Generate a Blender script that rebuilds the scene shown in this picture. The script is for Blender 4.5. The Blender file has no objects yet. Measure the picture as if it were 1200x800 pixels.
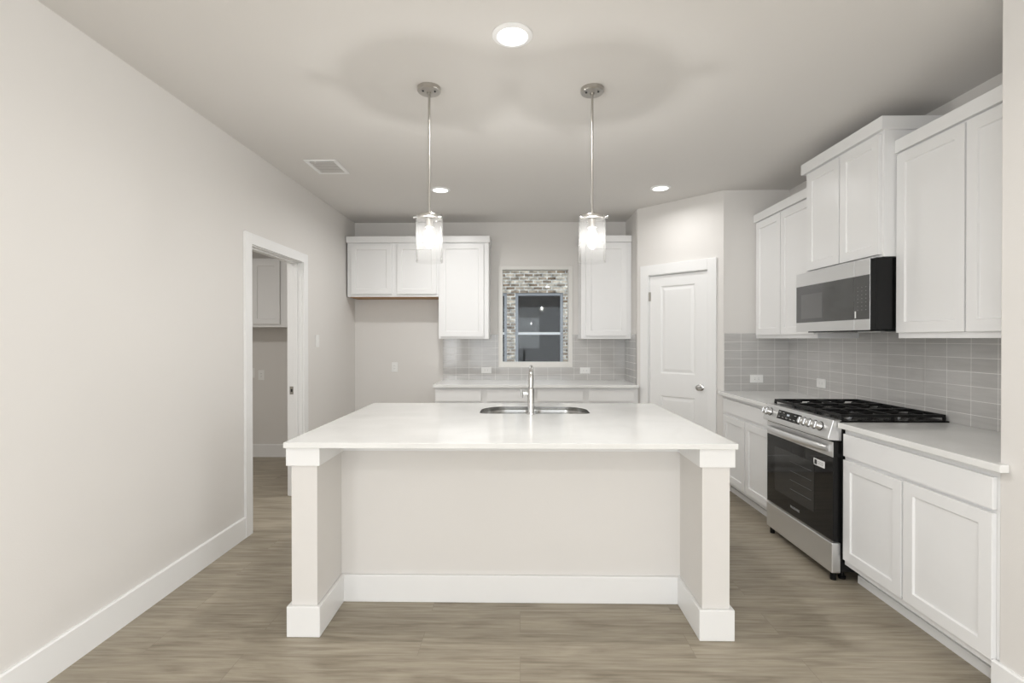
import bpy, bmesh, math, random
from mathutils import Vector, Matrix
random.seed(7)
S = bpy.context.scene
COL = S.collection
PI = math.pi

# ------------------------------------------------------------------ camera, world, light, exposure
cam_d = bpy.data.cameras.new('camera')
cam_d.sensor_width = 36.0
cam_d.lens = 580.31 / 1200 * 36.0
cam_d.clip_start = 0.02
cam = bpy.data.objects.new('camera', cam_d)
COL.objects.link(cam)
cam.location = (0, 0, 1.3896)
cam.rotation_euler = (PI / 2 - 0.0052, 0.0003, 0.0163)
S.camera = cam

S.view_settings.view_transform = 'Standard'
S.view_settings.look = 'None'
S.view_settings.gamma = 1.0
S.view_settings.use_curve_mapping = False
S.view_settings.exposure = 0.25

w = bpy.data.worlds.new('sky')
S.world = w
w.use_nodes = True
wn = w.node_tree.nodes['Background']
wn.inputs[0].default_value = (0.86, 0.93, 1.0, 1)
wn.inputs[1].default_value = 1.2


def area(name, loc, rot, sx, sy, power, color=(1, 1, 1), shape='RECTANGLE', spread=PI):
    l = bpy.data.lights.new(name, 'AREA')
    l.shape = shape
    l.size = sx
    l.size_y = sy
    l.energy = power
    l.color = color
    l.spread = spread
    o = bpy.data.objects.new(name, l)
    COL.objects.link(o)
    o.location = loc
    o.rotation_euler = rot
    return o


XLW = -1.929
# added area fill behind the camera, standing in for unseen rear windows
area('rear_fill', (-0.05, -4.93, 1.35), (PI / 2, 0, 0), 3.2, 2.2, 48, (0.955, 0.98, 1.0))
# added side fills, also behind the camera; the walls there have no windows
area('left_fill', (XLW + 0.03, -2.4, 1.45), (0, -PI / 2, 0), 1.6, 2.6, 80, (0.955, 0.98, 1.0))
area('right_fill', (5.37, -2.3, 1.45), (0, PI / 2, 0), 1.8, 3.2, 180, (0.955, 0.98, 1.0))
# the living room's own downlights (behind the camera)
for lx, ly in ((-0.75, -1.2), (0.7, -1.2)):
    area('living_room_downlight', (lx, ly, 2.735), (0, 0, 0), 0.10, 0.10, 11, (1.0, 0.99, 0.975), 'DISK')
# added, unseen lamp that brightens the laundry
area('laundry_fill', (-3.2, 3.2, 2.72), (0, 0, 0), 0.4, 0.4, 20, (1.0, 0.98, 0.95), 'DISK')
P_DOWN = 9.5
P_PEND = 7.0


# ------------------------------------------------------------------ materials
def srgb(r, g, b):
    def f(c):
        c /= 255.0
        return c / 12.92 if c <= 0.04045 else ((c + 0.055) / 1.055) ** 2.4
    return (f(r), f(g), f(b), 1.0)


def mat(name, color, rough=0.5, metal=0.0, spec=0.5, bump=0.0, bump_scale=200.0, coat=0.0, aniso=None):
    m = bpy.data.materials.new(name)
    m.use_nodes = True
    nt = m.node_tree
    b = nt.nodes['Principled BSDF']
    b.inputs['Base Color'].default_value = color
    b.inputs['Roughness'].default_value = rough
    b.inputs['Metallic'].default_value = metal
    b.inputs['Specular IOR Level'].default_value = spec
    b.inputs['Coat Weight'].default_value = coat
    tc = nt.nodes.new('ShaderNodeTexCoord')
    n = nt.nodes.new('ShaderNodeTexNoise')
    n.inputs['Scale'].default_value = bump_scale
    n.inputs['Detail'].default_value = 3
    if aniso:
        mp = nt.nodes.new('ShaderNodeMapping')
        mp.inputs['Scale'].default_value = aniso
        nt.links.new(tc.outputs['Object'], mp.inputs['Vector'])
        nt.links.new(mp.outputs['Vector'], n.inputs['Vector'])
        mr = nt.nodes.new('ShaderNodeMapRange')
        mr.inputs['To Min'].default_value = rough * 0.85
        mr.inputs['To Max'].default_value = rough * 1.2
        nt.links.new(n.outputs['Fac'], mr.inputs['Value'])
        nt.links.new(mr.outputs['Result'], b.inputs['Roughness'])
    else:
        nt.links.new(tc.outputs['Object'], n.inputs['Vector'])
        if bump <= 0:
            # faint surface variation so no paint is perfectly flat
            n.inputs['Scale'].default_value = 6.0
            mr = nt.nodes.new('ShaderNodeMapRange')
            mr.inputs['To Min'].default_value = rough * 0.96
            mr.inputs['To Max'].default_value = rough * 1.04
            nt.links.new(n.outputs['Fac'], mr.inputs['Value'])
            nt.links.new(mr.outputs['Result'], b.inputs['Roughness'])
    if bump > 0:
        bp = nt.nodes.new('ShaderNodeBump')
        bp.inputs['Strength'].default_value = bump
        bp.inputs['Distance'].default_value = 0.002
        nt.links.new(n.outputs['Fac'], bp.inputs['Height'])
        nt.links.new(bp.outputs['Normal'], b.inputs['Normal'])
    return m


WALL = mat('greige_wall_paint', (0.775, 0.754, 0.728, 1), 0.75, bump=0.12, bump_scale=160, spec=0.3)
CEIL = mat('ceiling_paint', (0.76, 0.740, 0.716, 1), 0.85, bump=0.15, bump_scale=120, spec=0.2)
TRIM = mat('white_trim_paint', (0.89, 0.89, 0.885, 1), 0.35)
CAB = mat('white_cabinet_paint', (0.87, 0.87, 0.868, 1), 0.32)
WOOD = mat('raw_plywood', (0.42, 0.24, 0.11, 1), 0.6)
STEEL = mat('brushed_steel', (0.76, 0.76, 0.76, 1), 0.31, 0.88, aniso=(4, 2, 400))
SINKST = mat('sink_steel', (0.62, 0.62, 0.61, 1), 0.22, 1.0)
CHROME = mat('chrome', (0.64, 0.64, 0.64, 1), 0.14, 1.0)
NICKEL = mat('brushed_nickel', (0.50, 0.48, 0.45, 1), 0.28, 1.0)
BLACKG = mat('black_glass', (0.006, 0.006, 0.0065, 1), 0.04, spec=0.45)
DARKW = mat('tinted_oven_window', (0.03, 0.03, 0.03, 1), 0.06, spec=0.5)
GREYG = mat('grey_microwave_glass', (0.075, 0.075, 0.075, 1), 0.05, spec=0.8)
GREYW = mat('grey_microwave_window', (0.13, 0.13, 0.13, 1), 0.12, spec=0.6)
BLACK = mat('black_enamel', (0.006, 0.006, 0.006, 1), 0.25, spec=0.28)
IRON = mat('cast_iron', (0.008, 0.008, 0.008, 1), 0.45, spec=0.3, bump=0.2, bump_scale=300)
PLATE = mat('white_plastic', (0.90, 0.90, 0.885, 1), 0.35)
SLOT = mat('dark_slot', (0.05, 0.05, 0.05, 1), 0.6)
SHADOWGAP = mat('shadow_gap_black', (0.03, 0.03, 0.03, 1), 0.8)  # near-black tone meant for shaded gaps; no part uses it
VINYL = mat('cream_window_vinyl', (0.80, 0.785, 0.75, 1), 0.4)
NFRAME = mat('blue_grey_window_frame', (0.40, 0.42, 0.46, 1), 0.4)
NDARK = mat('dark_room_glass', (0.012, 0.013, 0.015, 1), 0.02, spec=0.4)
KEYS = mat('key_print', (0.16, 0.16, 0.16, 1), 0.5)
LETTER = mat('silver_lettering', (0.45, 0.45, 0.45, 1), 0.4)
VENTIN = mat('vent_recess_dark', (0.30, 0.29, 0.275, 1), 0.5)  # dark tone paints in the shade inside the vent, behind the louvers
GROUND = mat('gravel_ground', (0.36, 0.34, 0.31, 1), 0.9, bump=0.5, bump_scale=60)


def emat(name, color, strength):
    m = bpy.data.materials.new(name)
    m.use_nodes = True
    nt = m.node_tree
    nt.nodes.remove(nt.nodes['Principled BSDF'])
    e = nt.nodes.new('ShaderNodeEmission')
    e.inputs[0].default_value = color
    e.inputs[1].default_value = strength
    nt.links.new(e.outputs[0], nt.nodes['Material Output'].inputs['Surface'])
    return m


LENS = emat('lit_diffuser', (1.0, 0.985, 0.95, 1), 3.0)
FILAMENT = emat('glowing_filament', (1.0, 0.93, 0.80, 1), 30.0)
DIGIT = emat('lit_display', (0.9, 0.95, 1.0, 1), 0.5)


def glass(name, tint, gmax, blend, glow=0.0, haze=0.0):
    m = bpy.data.materials.new(name)
    m.use_nodes = True
    nt = m.node_tree
    nt.nodes.remove(nt.nodes['Principled BSDF'])
    out = nt.nodes['Material Output']
    t = nt.nodes.new('ShaderNodeBsdfTransparent')
    t.inputs[0].default_value = tint
    g = nt.nodes.new('ShaderNodeBsdfGlossy')
    g.inputs['Roughness'].default_value = 0.03
    lw = nt.nodes.new('ShaderNodeLayerWeight')
    lw.inputs['Blend'].default_value = blend
    mu = nt.nodes.new('ShaderNodeMath')
    mu.operation = 'MULTIPLY'
    mu.inputs[1].default_value = gmax
    mx = nt.nodes.new('ShaderNodeMixShader')
    nt.links.new(lw.outputs['Fresnel'], mu.inputs[0])
    nt.links.new(mu.outputs[0], mx.inputs[0])
    nt.links.new(t.outputs[0], mx.inputs[1])
    nt.links.new(g.outputs[0], mx.inputs[2])
    last = mx
    if haze > 0:
        tl = nt.nodes.new('ShaderNodeBsdfTranslucent')
        tl.inputs[0].default_value = (0.95, 0.95, 0.95, 1)
        m2 = nt.nodes.new('ShaderNodeMixShader')
        m2.inputs[0].default_value = haze
        nt.links.new(mx.outputs[0], m2.inputs[1])
        nt.links.new(tl.outputs[0], m2.inputs[2])
        last = mx = m2
    if glow > 0:
        e = nt.nodes.new('ShaderNodeEmission')
        e.inputs[0].default_value = (1.0, 0.97, 0.9, 1)
        e.inputs[1].default_value = glow
        ad = nt.nodes.new('ShaderNodeAddShader')
        nt.links.new(mx.outputs[0], ad.inputs[0])
        nt.links.new(e.outputs[0], ad.inputs[1])
        last = ad
    nt.links.new(last.outputs[0], out.inputs['Surface'])
    return m


SHADE = glass('clear_shade_glass', (0.99, 0.99, 0.988, 1), 0.35, 0.10, haze=0.014)
PANE = glass('window_glass', (0.96, 0.97, 0.965, 1), 0.5, 0.30)
BULB = glass('glowing_bulb_glass', (0.95, 0.95, 0.95, 1), 0.5, 0.3, glow=2.2)


def floor_material():
    m = bpy.data.materials.new('oak_vinyl_planks')
    m.use_nodes = True
    nt = m.node_tree
    N, L = nt.nodes, nt.links
    b = N['Principled BSDF']
    tc = N.new('ShaderNodeTexCoord')
    br = N.new('ShaderNodeTexBrick')
    br.offset = 0.37
    br.offset_frequency = 2
    br.inputs['Scale'].default_value = 1.0
    br.inputs['Brick Width'].default_value = 1.22
    br.inputs['Row Height'].default_value = 0.18
    br.inputs['Mortar Size'].default_value = 0.0012
    br.inputs['Mortar Smooth'].default_value = 0.3
    br.inputs['Bias'].default_value = 0.0
    br.inputs['Color1'].default_value = (0.0, 0.0, 0.0, 1)
    br.inputs['Color2'].default_value = (1.0, 1.0, 1.0, 1)
    br.inputs['Mortar'].default_value = (0.3, 0.3, 0.3, 1)
    L.new(tc.outputs['Object'], br.inputs['Vector'])
    # grain: stretched noise, shifted per plank
    add = N.new('ShaderNodeVectorMath')
    add.operation = 'MULTIPLY_ADD'
    add.inputs[1].default_value = (7.3, 3.1, 0)
    L.new(br.outputs['Color'], add.inputs[0])
    L.new(tc.outputs['Object'], add.inputs[2])
    mp = N.new('ShaderNodeMapping')
    mp.inputs['Scale'].default_value = (3.2, 55.0, 1.0)
    L.new(add.outputs[0], mp.inputs['Vector'])
    n1 = N.new('ShaderNodeTexNoise')
    n1.inputs['Scale'].default_value = 1.0
    n1.inputs['Detail'].default_value = 7
    n1.inputs['Roughness'].default_value = 0.62
    n1.inputs['Distortion'].default_value = 0.35
    L.new(mp.outputs['Vector'], n1.inputs['Vector'])
    mp2 = N.new('ShaderNodeMapping')
    mp2.inputs['Scale'].default_value = (1.3, 9.0, 1.0)
    L.new(add.outputs[0], mp2.inputs['Vector'])
    n2 = N.new('ShaderNodeTexNoise')
    n2.inputs['Scale'].default_value = 1.3
    n2.inputs['Detail'].default_value = 4
    n2.inputs['Distortion'].default_value = 1.5
    L.new(mp2.outputs['Vector'], n2.inputs['Vector'])
    cr = N.new('ShaderNodeValToRGB')
    cr.color_ramp.elements[0].position = 0.34
    cr.color_ramp.elements[0].color = (0.225, 0.190, 0.140, 1)
    cr.color_ramp.elements[1].position = 0.66
    cr.color_ramp.elements[1].color = (0.455, 0.402, 0.315, 1)
    e = cr.color_ramp.elements.new(0.5)
    e.color = (0.35, 0.305, 0.235, 1)
    mxn = N.new('ShaderNodeMix')
    mxn.data_type = 'FLOAT'
    mxn.inputs[0].default_value = 0.45
    L.new(n1.outputs['Fac'], mxn.inputs[2])
    L.new(n2.outputs['Fac'], mxn.inputs[3])
    L.new(mxn.outputs[0], cr.inputs['Fac'])
    # per-plank tone
    hs = N.new('ShaderNodeMapRange')
    hs.inputs['To Min'].default_value = 0.965
    hs.inputs['To Max'].default_value = 1.035
    sep = N.new('ShaderNodeSeparateColor')
    L.new(br.outputs['Color'], sep.inputs[0])
    L.new(sep.outputs[0], hs.inputs['Value'])
    vm = N.new('ShaderNodeVectorMath')
    vm.operation = 'SCALE'
    L.new(cr.outputs['Color'], vm.inputs[0])
    L.new(hs.outputs['Result'], vm.inputs['Scale'])
    mm = N.new('ShaderNodeMix')
    mm.data_type = 'RGBA'
    L.new(br.outputs['Fac'], mm.inputs[0])
    L.new(vm.outputs[0], mm.inputs[6])
    mm.inputs[7].default_value = (0.27, 0.232, 0.178, 1)
    L.new(mm.outputs[2], b.inputs['Base Color'])
    b.inputs['Roughness'].default_value = 0.42
    b.inputs['Specular IOR Level'].default_value = 0.4
    bp = N.new('ShaderNodeBump')
    bp.inputs['Strength'].default_value = 0.08
    bp.inputs['Distance'].default_value = 0.002
    L.new(n1.outputs['Fac'], bp.inputs['Height'])
    L.new(bp.outputs['Normal'], b.inputs['Normal'])
    return m


FLOOR = floor_material()


def brickish(name, c1, c2, mortar, bw, rh, ms, offset, rough, spec, streak=None, bump=0.3, vary=0.0):
    m = bpy.data.materials.new(name)
    m.use_nodes = True
    nt = m.node_tree
    N, L = nt.nodes, nt.links
    b = N['Principled BSDF']
    uv = N.new('ShaderNodeUVMap')
    br = N.new('ShaderNodeTexBrick')
    br.offset = offset
    br.inputs['Scale'].default_value = 1.0
    br.inputs['Brick Width'].default_value = bw
    br.inputs['Row Height'].default_value = rh
    br.inputs['Mortar Size'].default_value = ms
    br.inputs['Mortar Smooth'].default_value = 0.15
    br.inputs['Bias'].default_value = 0.0
    br.inputs['Color1'].default_value = c1
    br.inputs['Color2'].default_value = c2
    br.inputs['Mortar'].default_value = mortar
    L.new(uv.outputs[0], br.inputs['Vector'])
    mp = N.new('ShaderNodeMapping')
    mp.inputs['Scale'].default_value = streak or (1, 1, 1)
    L.new(uv.outputs[0], mp.inputs['Vector'])
    n = N.new('ShaderNodeTexNoise')
    n.inputs['Scale'].default_value = 9.0
    n.inputs['Detail'].default_value = 4
    L.new(mp.outputs[0], n.inputs['Vector'])
    mr = N.new('ShaderNodeMapRange')
    mr.inputs['From Min'].default_value = 0.25
    mr.inputs['From Max'].default_value = 0.75
    mr.inputs['To Min'].default_value = 1.0 - vary
    mr.inputs['To Max'].default_value = 1.0 + vary
    L.new(n.outputs['Fac'], mr.inputs['Value'])
    vm = N.new('ShaderNodeVectorMath')
    vm.operation = 'SCALE'
    L.new(br.outputs['Color'], vm.inputs[0])
    L.new(mr.outputs[0], vm.inputs['Scale'])
    L.new(vm.outputs[0], b.inputs['Base Color'])
    r = N.new('ShaderNodeMapRange')
    r.inputs['To Min'].default_value = rough
    r.inputs['To Max'].default_value = 0.8
    L.new(br.outputs['Fac'], r.inputs['Value'])
    L.new(r.outputs[0], b.inputs['Roughness'])
    b.inputs['Specular IOR Level'].default_value = spec
    inv = N.new('ShaderNodeMath')
    inv.operation = 'MULTIPLY_ADD'
    inv.inputs[1].default_value = -1.0
    inv.inputs[2].default_value = 1.0
    L.new(br.outputs['Fac'], inv.inputs[0])
    ad = N.new('ShaderNodeMath')
    ad.operation = 'MULTIPLY_ADD'
    ad.inputs[1].default_value = 0.25
    L.new(n.outputs['Fac'], ad.inputs[0])
    L.new(inv.outputs[0], ad.inputs[2])
    bp = N.new('ShaderNodeBump')
    bp.inputs['Strength'].default_value = bump
    bp.inputs['Distance'].default_value = 0.002
    L.new(ad.outputs[0], bp.inputs['Height'])
    L.new(bp.outputs['Normal'], b.inputs['Normal'])
    return m


TILE = brickish('grey_subway_tile', (0.51, 0.50, 0.487, 1), (0.55, 0.54, 0.527, 1), (0.80, 0.79, 0.77, 1),
                0.1525, 0.0768, 0.0016, 0.0, 0.08, 0.5, (0.6, 6, 1), 0.25, 0.07)
BRICK = brickish('neighbour_brick', (0.25, 0.18, 0.125, 1), (0.66, 0.58, 0.48, 1), (0.70, 0.68, 0.64, 1),
                 0.185, 0.066, 0.010, 0.5, 0.85, 0.2, (0.9, 1.6, 1), 0.8, 0.75)


def quartz_material():
    m = mat('white_quartz', (0.86, 0.86, 0.845, 1), 0.12, spec=0.5)
    nt = m.node_tree
    N, L = nt.nodes, nt.links
    b = N['Principled BSDF']
    tc = N.new('ShaderNodeTexCoord')
    n = N.new('ShaderNodeTexNoise')
    n.inputs['Scale'].default_value = 2.2
    n.inputs['Detail'].default_value = 8
    n.inputs['Distortion'].default_value = 1.2
    L.new(tc.outputs['Object'], n.inputs['Vector'])
    cr = N.new('ShaderNodeValToRGB')
    cr.color_ramp.elements[0].position = 0.35
    cr.color_ramp.elements[0].color = (0.80, 0.80, 0.785, 1)
    cr.color_ramp.elements[1].position = 0.6
    cr.color_ramp.elements[1].color = (0.86, 0.86, 0.845, 1)
    L.new(n.outputs['Fac'], cr.inputs['Fac'])
    L.new(cr.outputs['Color'], b.inputs['Base Color'])
    return m


QUARTZ = quartz_material()


# ------------------------------------------------------------------ mesh building
class MB:
    """Collects geometry in world (or, through M, local) coordinates and links it as one mesh object."""

    def __init__(self, M=None):
        self.bm = bmesh.new()
        self.M = M

    def _v(self, p):
        p = Vector(p)
        return self.bm.verts.new(self.M @ p if self.M is not None else p)

    def box(self, x0, x1, y0, y1, z0, z1):
        v = [self._v(p) for p in ((x0, y0, z0), (x1, y0, z0), (x1, y1, z0), (x0, y1, z0),
                                  (x0, y0, z1), (x1, y0, z1), (x1, y1, z1), (x0, y1, z1))]
        for f in ((0, 3, 2, 1), (4, 5, 6, 7), (0, 1, 5, 4), (1, 2, 6, 5), (2, 3, 7, 6), (3, 0, 4, 7)):
            self.bm.faces.new([v[i] for i in f])
        return self

    def prism(self, pts, z0, z1):
        """pts: counter-clockwise (x, y) outline."""
        a = [self._v((x, y, z0)) for x, y in pts]
        b = [self._v((x, y, z1)) for x, y in pts]
        n = len(pts)
        self.bm.faces.new(a[::-1])
        self.bm.faces.new(b)
        for i in range(n):
            j = (i + 1) % n
            self.bm.faces.new((a[i], a[j], b[j], b[i]))
        return self

    def extrude(self, prof, fn, t0, t1):
        """prof: (u, v) outline; fn(u, v, t) gives the point."""
        a = [self._v(fn(u, v, t0)) for u, v in prof]
        b = [self._v(fn(u, v, t1)) for u, v in prof]
        n = len(prof)
        self.bm.faces.new(a[::-1])
        self.bm.faces.new(b)
        for i in range(n):
            j = (i + 1) % n
            self.bm.faces.new((a[i], a[j], b[j], b[i]))
        return self

    def lathe(self, prof, c, axis=(0, 0, 1), seg=32, cap=True):
        """prof: (radius, height) list along axis from c."""
        ax = Vector(axis).normalized()
        q = Vector((0, 0, 1)).rotation_difference(ax)
        c = Vector(c)
        rings = []
        for r, h in prof:
            if r < 1e-6:
                rings.append([self._v(c + q @ Vector((0, 0, h)))])
            else:
                rings.append([self._v(c + q @ Vector((r * math.cos(2 * PI * k / seg), r * math.sin(2 * PI * k / seg), h)))
                              for k in range(seg)])
        for a, b in zip(rings, rings[1:]):
            for k in range(seg):
                l = (k + 1) % seg
                if len(a) == 1 and len(b) == 1:
                    continue
                if len(a) == 1:
                    self.bm.faces.new((a[0], b[l], b[k]))
                elif len(b) == 1:
                    self.bm.faces.new((a[k], a[l], b[0]))
                else:
                    self.bm.faces.new((a[k], a[l], b[l], b[k]))
        if cap:
            if len(rings[0]) > 1:
                self.bm.faces.new(rings[0][::-1])
            if len(rings[-1]) > 1:
                self.bm.faces.new(rings[-1])
        return self

    def cyl(self, p0, p1, r, seg=24):
        p0, p1 = Vector(p0), Vector(p1)
        return self.lathe([(r, 0), (r, (p1 - p0).length)], p0, p1 - p0, seg)

    def tube(self, pts, rad, seg=16):
        """pts: path; rad: radius or list of radii."""
        pts = [Vector(p) for p in pts]
        n = len(pts)
        rad = rad if isinstance(rad, (list, tuple)) else [rad] * n
        rings = []
        t = (pts[1] - pts[0]).normalized()
        u = t.orthogonal().normalized()
        for i in range(n):
            tn = (pts[min(i + 1, n - 1)] - pts[max(i - 1, 0)]).normalized()
            u = (t.rotation_difference(tn) @ u)
            t = tn
            v = t.cross(u)
            rings.append([self._v(pts[i] + rad[i] * (u * math.cos(2 * PI * k / seg) + v * math.sin(2 * PI * k / seg)))
                          for k in range(seg)])
        for a, b in zip(rings, rings[1:]):
            for k in range(seg):
                l = (k + 1) % seg
                self.bm.faces.new((a[k], a[l], b[l], b[k]))
        self.bm.faces.new(rings[0][::-1])
        self.bm.faces.new(rings[-1])
        return self

    def shaker(self, x0, x1, z0, z1, yf=-0.02, th=0.0195, rail=0.057, rec=0.009, slope=0.004):
        """A door leaf facing -y with a recessed flat panel."""
        yb = yf + th
        o = [self._v((x, yf, z)) for x, z in ((x0, z0), (x1, z0), (x1, z1), (x0, z1))]
        i_ = [(x0 + rail, z0 + rail), (x1 - rail, z0 + rail), (x1 - rail, z1 - rail), (x0 + rail, z1 - rail)]
        i = [self._v((x, yf, z)) for x, z in i_]
        s = slope
        j_ = [(i_[0][0] + s, i_[0][1] + s), (i_[1][0] - s, i_[1][1] + s), (i_[2][0] - s, i_[2][1] - s), (i_[3][0] + s, i_[3][1] - s)]
        j = [self._v((x, yf + rec, z)) for x, z in j_]
        bk = [self._v((x, yb, z)) for x, z in ((x0, z0), (x1, z0), (x1, z1), (x0, z1))]
        F = self.bm.faces.new
        for k in range(4):
            l = (k + 1) % 4
            F((o[k], o[l], i[l], i[k]))
            F((i[k], i[l], j[l], j[k]))
            F((o[l], o[k], bk[k], bk[l]))
        F(j)
        F(bk[::-1])
        return self

    def sheet_with_holes(self, outer, holes, z):
        """Flat face at z bounded by outer, open at each hole."""
        edges = []
        loops = []
        for loop in [outer] + holes:
            vs = [self._v((x, y, z)) for x, y in loop]
            loops.append(vs)
            for k in range(len(vs)):
                edges.append(self.bm.edges.new((vs[k], vs[(k + 1) % len(vs)])))
        bmesh.ops.triangle_fill(self.bm, use_beauty=True, use_dissolve=False, edges=edges)
        return loops

    def build(self, name, material, parent=None, bevel=0.0, smooth=False, uv=None, seg=2, fix=True, solid=0.0, origin=None):
        bm = self.bm
        if fix:
            bmesh.ops.recalc_face_normals(bm, faces=bm.faces[:])
        bm.verts.ensure_lookup_table()
        if uv:
            lay = bm.loops.layers.uv.new('UVMap')
            for f in bm.faces:
                for lp in f.loops:
                    lp[lay].uv = uv(lp.vert.co)
        if parent is not None:
            off = world_loc(parent)
        elif origin is not None:
            off = Vector(origin)
        else:
            xs = [v.co.x for v in bm.verts]
            ys = [v.co.y for v in bm.verts]
            zs = [v.co.z for v in bm.verts]
            off = Vector(((min(xs) + max(xs)) / 2, (min(ys) + max(ys)) / 2, min(zs)))
        bmesh.ops.translate(bm, verts=bm.verts[:], vec=-off)
        me = bpy.data.meshes.new(name)
        bm.to_mesh(me)
        bm.free()
        me.materials.append(material)
        o = bpy.data.objects.new(name, me)
        COL.objects.link(o)
        if parent is not None:
            o.parent = parent
        else:
            o.location = off
        if smooth:
            for p in me.polygons:
                p.use_smooth = True
            if smooth != 'all':
                me.set_sharp_from_angle(angle=math.radians(35))
        if solid:
            md = o.modifiers.new('thickness', 'SOLIDIFY')
            md.thickness = solid
            md.offset = 0
        if bevel > 0:
            md = o.modifiers.new('bevel', 'BEVEL')
            md.width = bevel
            md.segments = seg
            md.limit_method = 'ANGLE'
            md.angle_limit = math.radians(40)
        return o


def world_loc(o):
    v = Vector(o.location)
    while o.parent is not None:
        o = o.parent
        v = v + Vector(o.location)
    return v


def thing(name, loc, label, cat, group=None):
    o = bpy.data.objects.new(name, None)
    o.empty_display_size = 0.05
    COL.objects.link(o)
    o.location = loc
    return tag(o, label, cat, group)


def tag(o, label, cat, group=None):
    o['label'] = label
    o['category'] = cat
    if group:
        o['group'] = group
    return o


def struct(o, label=None, cat=None):
    o['kind'] = 'structure'
    if label:
        o['label'] = label
    if cat:
        o['category'] = cat
    return o


def copy_tree(o, parent=None):
    c = o.copy()
    COL.objects.link(c)
    if parent is not None:
        c.parent = parent
    for ch in list(o.children):
        copy_tree(ch, c)
    return c


# ------------------------------------------------------------------ key dimensions (metres, camera at x=0, y=0)
H = 2.743
XL = -1.929          # left wall face
YB = 5.757           # back wall face
XS = 1.2226          # short wall beside the sink run, ends at the pantry
PA = Vector((1.2226, 5.1993, 0))     # pantry wall, far corner
PB = Vector((1.8542, 4.5473, 0))     # pantry wall, near corner
YP = 4.5473          # short wall facing the camera beside the range run
XR = 2.4512          # right wall face
XN = 1.842           # near stub wall face
YN = 1.93            # end of the near stub wall
YREAR = -5.0
YNF = 0.2             # front end of the near stub wall; the living room opens to the right there
DOOR0, DOOR1, DOORZ = 3.513, 4.347, 2.06

# pantry frame: local x along the wall (left to right), y away from the viewer, z up
pd = (PB - PA).normalized()
pn = Vector((-pd.y, pd.x, 0))        # away from the camera
PANTRY = Matrix(((pd.x, pn.x, 0, PA.x), (pd.y, pn.y, 0, PA.y), (0, 0, 1, 0), (0, 0, 0, 1)))
PLEN = (PB - PA).length

# ------------------------------------------------------------------ setting
struct(MB().box(-4.3, 5.6, YREAR - 0.12, 6.0, -0.12, 0).build('floor', FLOOR, origin=(0, 0, 0)),
       'grey-brown oak look plank floor of the kitchen', 'floor')
struct(MB().box(-4.3, 5.6, YREAR - 0.12, 6.0, H, H + 0.15).build('ceiling', CEIL, origin=(0, 0, H)),
       'flat greige painted kitchen ceiling', 'ceiling')
# left wall with the laundry doorway
wl = MB()
wl.box(XL - 0.115, XL, YREAR, DOOR0 - 0.02, 0, H)
wl.box(XL - 0.115, XL, DOOR1 + 0.02, YB + 0.2, 0, H)
wl.box(XL - 0.115, XL, DOOR0 - 0.02, DOOR1 + 0.02, DOORZ + 0.02, H)
struct(wl.build('wall_left', WALL), 'long greige wall with the laundry doorway', 'wall')
# back wall with the window hole
WX0, WX1, WZ0, WZ1 = -0.232, 0.590, 1.082, 2.213
wb = MB()
wb.box(XL - 0.0, WX0, YB, YB + 0.2, 0, H)
wb.box(WX1, XS + 0.0, YB, YB + 0.2, 0, H)
wb.box(WX0, WX1, YB, YB + 0.2, 0, WZ0)
wb.box(WX0, WX1, YB, YB + 0.2, WZ1, H)
struct(wb.build('wall_back', WALL), 'greige wall holding the kitchen window', 'wall')
struct(MB().box(XS, XS + 0.11, PA.y + 0.05, YB + 0.2, 0, H).build('wall_sink_side', WALL), 'short greige side wall ending the sink counter', 'wall')
PD0, PD1, PDZ = 0.130, 0.770, 2.045
wp = MB(PANTRY)
wp.box(0, PD0, 0, 0.11, 0, H)
wp.box(PD1, PLEN, 0, 0.11, 0, H)
wp.box(PD0, PD1, 0, 0.11, PDZ, H)
struct(wp.build('wall_pantry', WALL), 'angled greige wall around the pantry door', 'wall')
struct(MB().box(PB.x - 0.0, XR + 0.12, YP, YP + 0.11, 0, H).build('wall_range_side', WALL), 'short greige wall at the far end of the range counter', 'wall')
struct(MB().box(XR, XR + 0.12, YN - 0.12, YP, 0, H).build('wall_right', WALL), 'greige wall behind the range and wall cabinets', 'wall')
wr = MB()
wr.box(XN, XN + 0.12, YNF, YN, 0, H)
wr.box(XN + 0.12, XR, YN - 0.12, YN, 0, H)
wr.box(XN + 0.12, 5.5, YNF, YNF + 0.12, 0, H)
struct(wr.build('wall_right_near', WALL, bevel=0.006), 'greige stub wall beside the nearest cabinets', 'wall')
# rear wall with its glazed opening (behind the camera)
wq = MB()
wq.box(XL, -1.65, YREAR - 0.12, YREAR, 0, H)
wq.box(1.55, 5.5, YREAR - 0.12, YREAR, 0, H)
wq.box(-1.65, 1.55, YREAR - 0.12, YREAR, 2.45, H)
wq.box(-1.65, 1.55, YREAR - 0.12, YREAR, 0, 0.25)
struct(wq.build('wall_rear', WALL), 'greige wall behind the camera with a wide window opening', 'wall')
struct(MB().box(5.4, 5.5, YREAR, YNF, 0, H).build('wall_living_right', WALL), 'far side wall of the living room behind the camera', 'wall')
# laundry room shell
ll = MB()
ll.box(-4.2, XL - 0.115, 5.79, 5.9, 0, H)
struct(ll.build('wall_laundry_back', WALL), 'shaded wall of the laundry seen through the doorway', 'wall')
struct(MB().box(-4.3, -4.2, 1.9, 5.9, 0, H).build('wall_laundry_left', WALL), 'far side wall of the laundry', 'wall')
struct(MB().box(-4.2, XL - 0.115, 1.9, 2.0, 0, H).build('wall_laundry_front', WALL), 'near end wall of the laundry', 'wall')

# baseboards: a board with an eased top edge
BH, BT = 0.148, 0.015


def base_prof():
    return [(0, 0), (BT, 0), (BT, BH - 0.006), (BT - 0.006, BH), (0, BH)]


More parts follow.
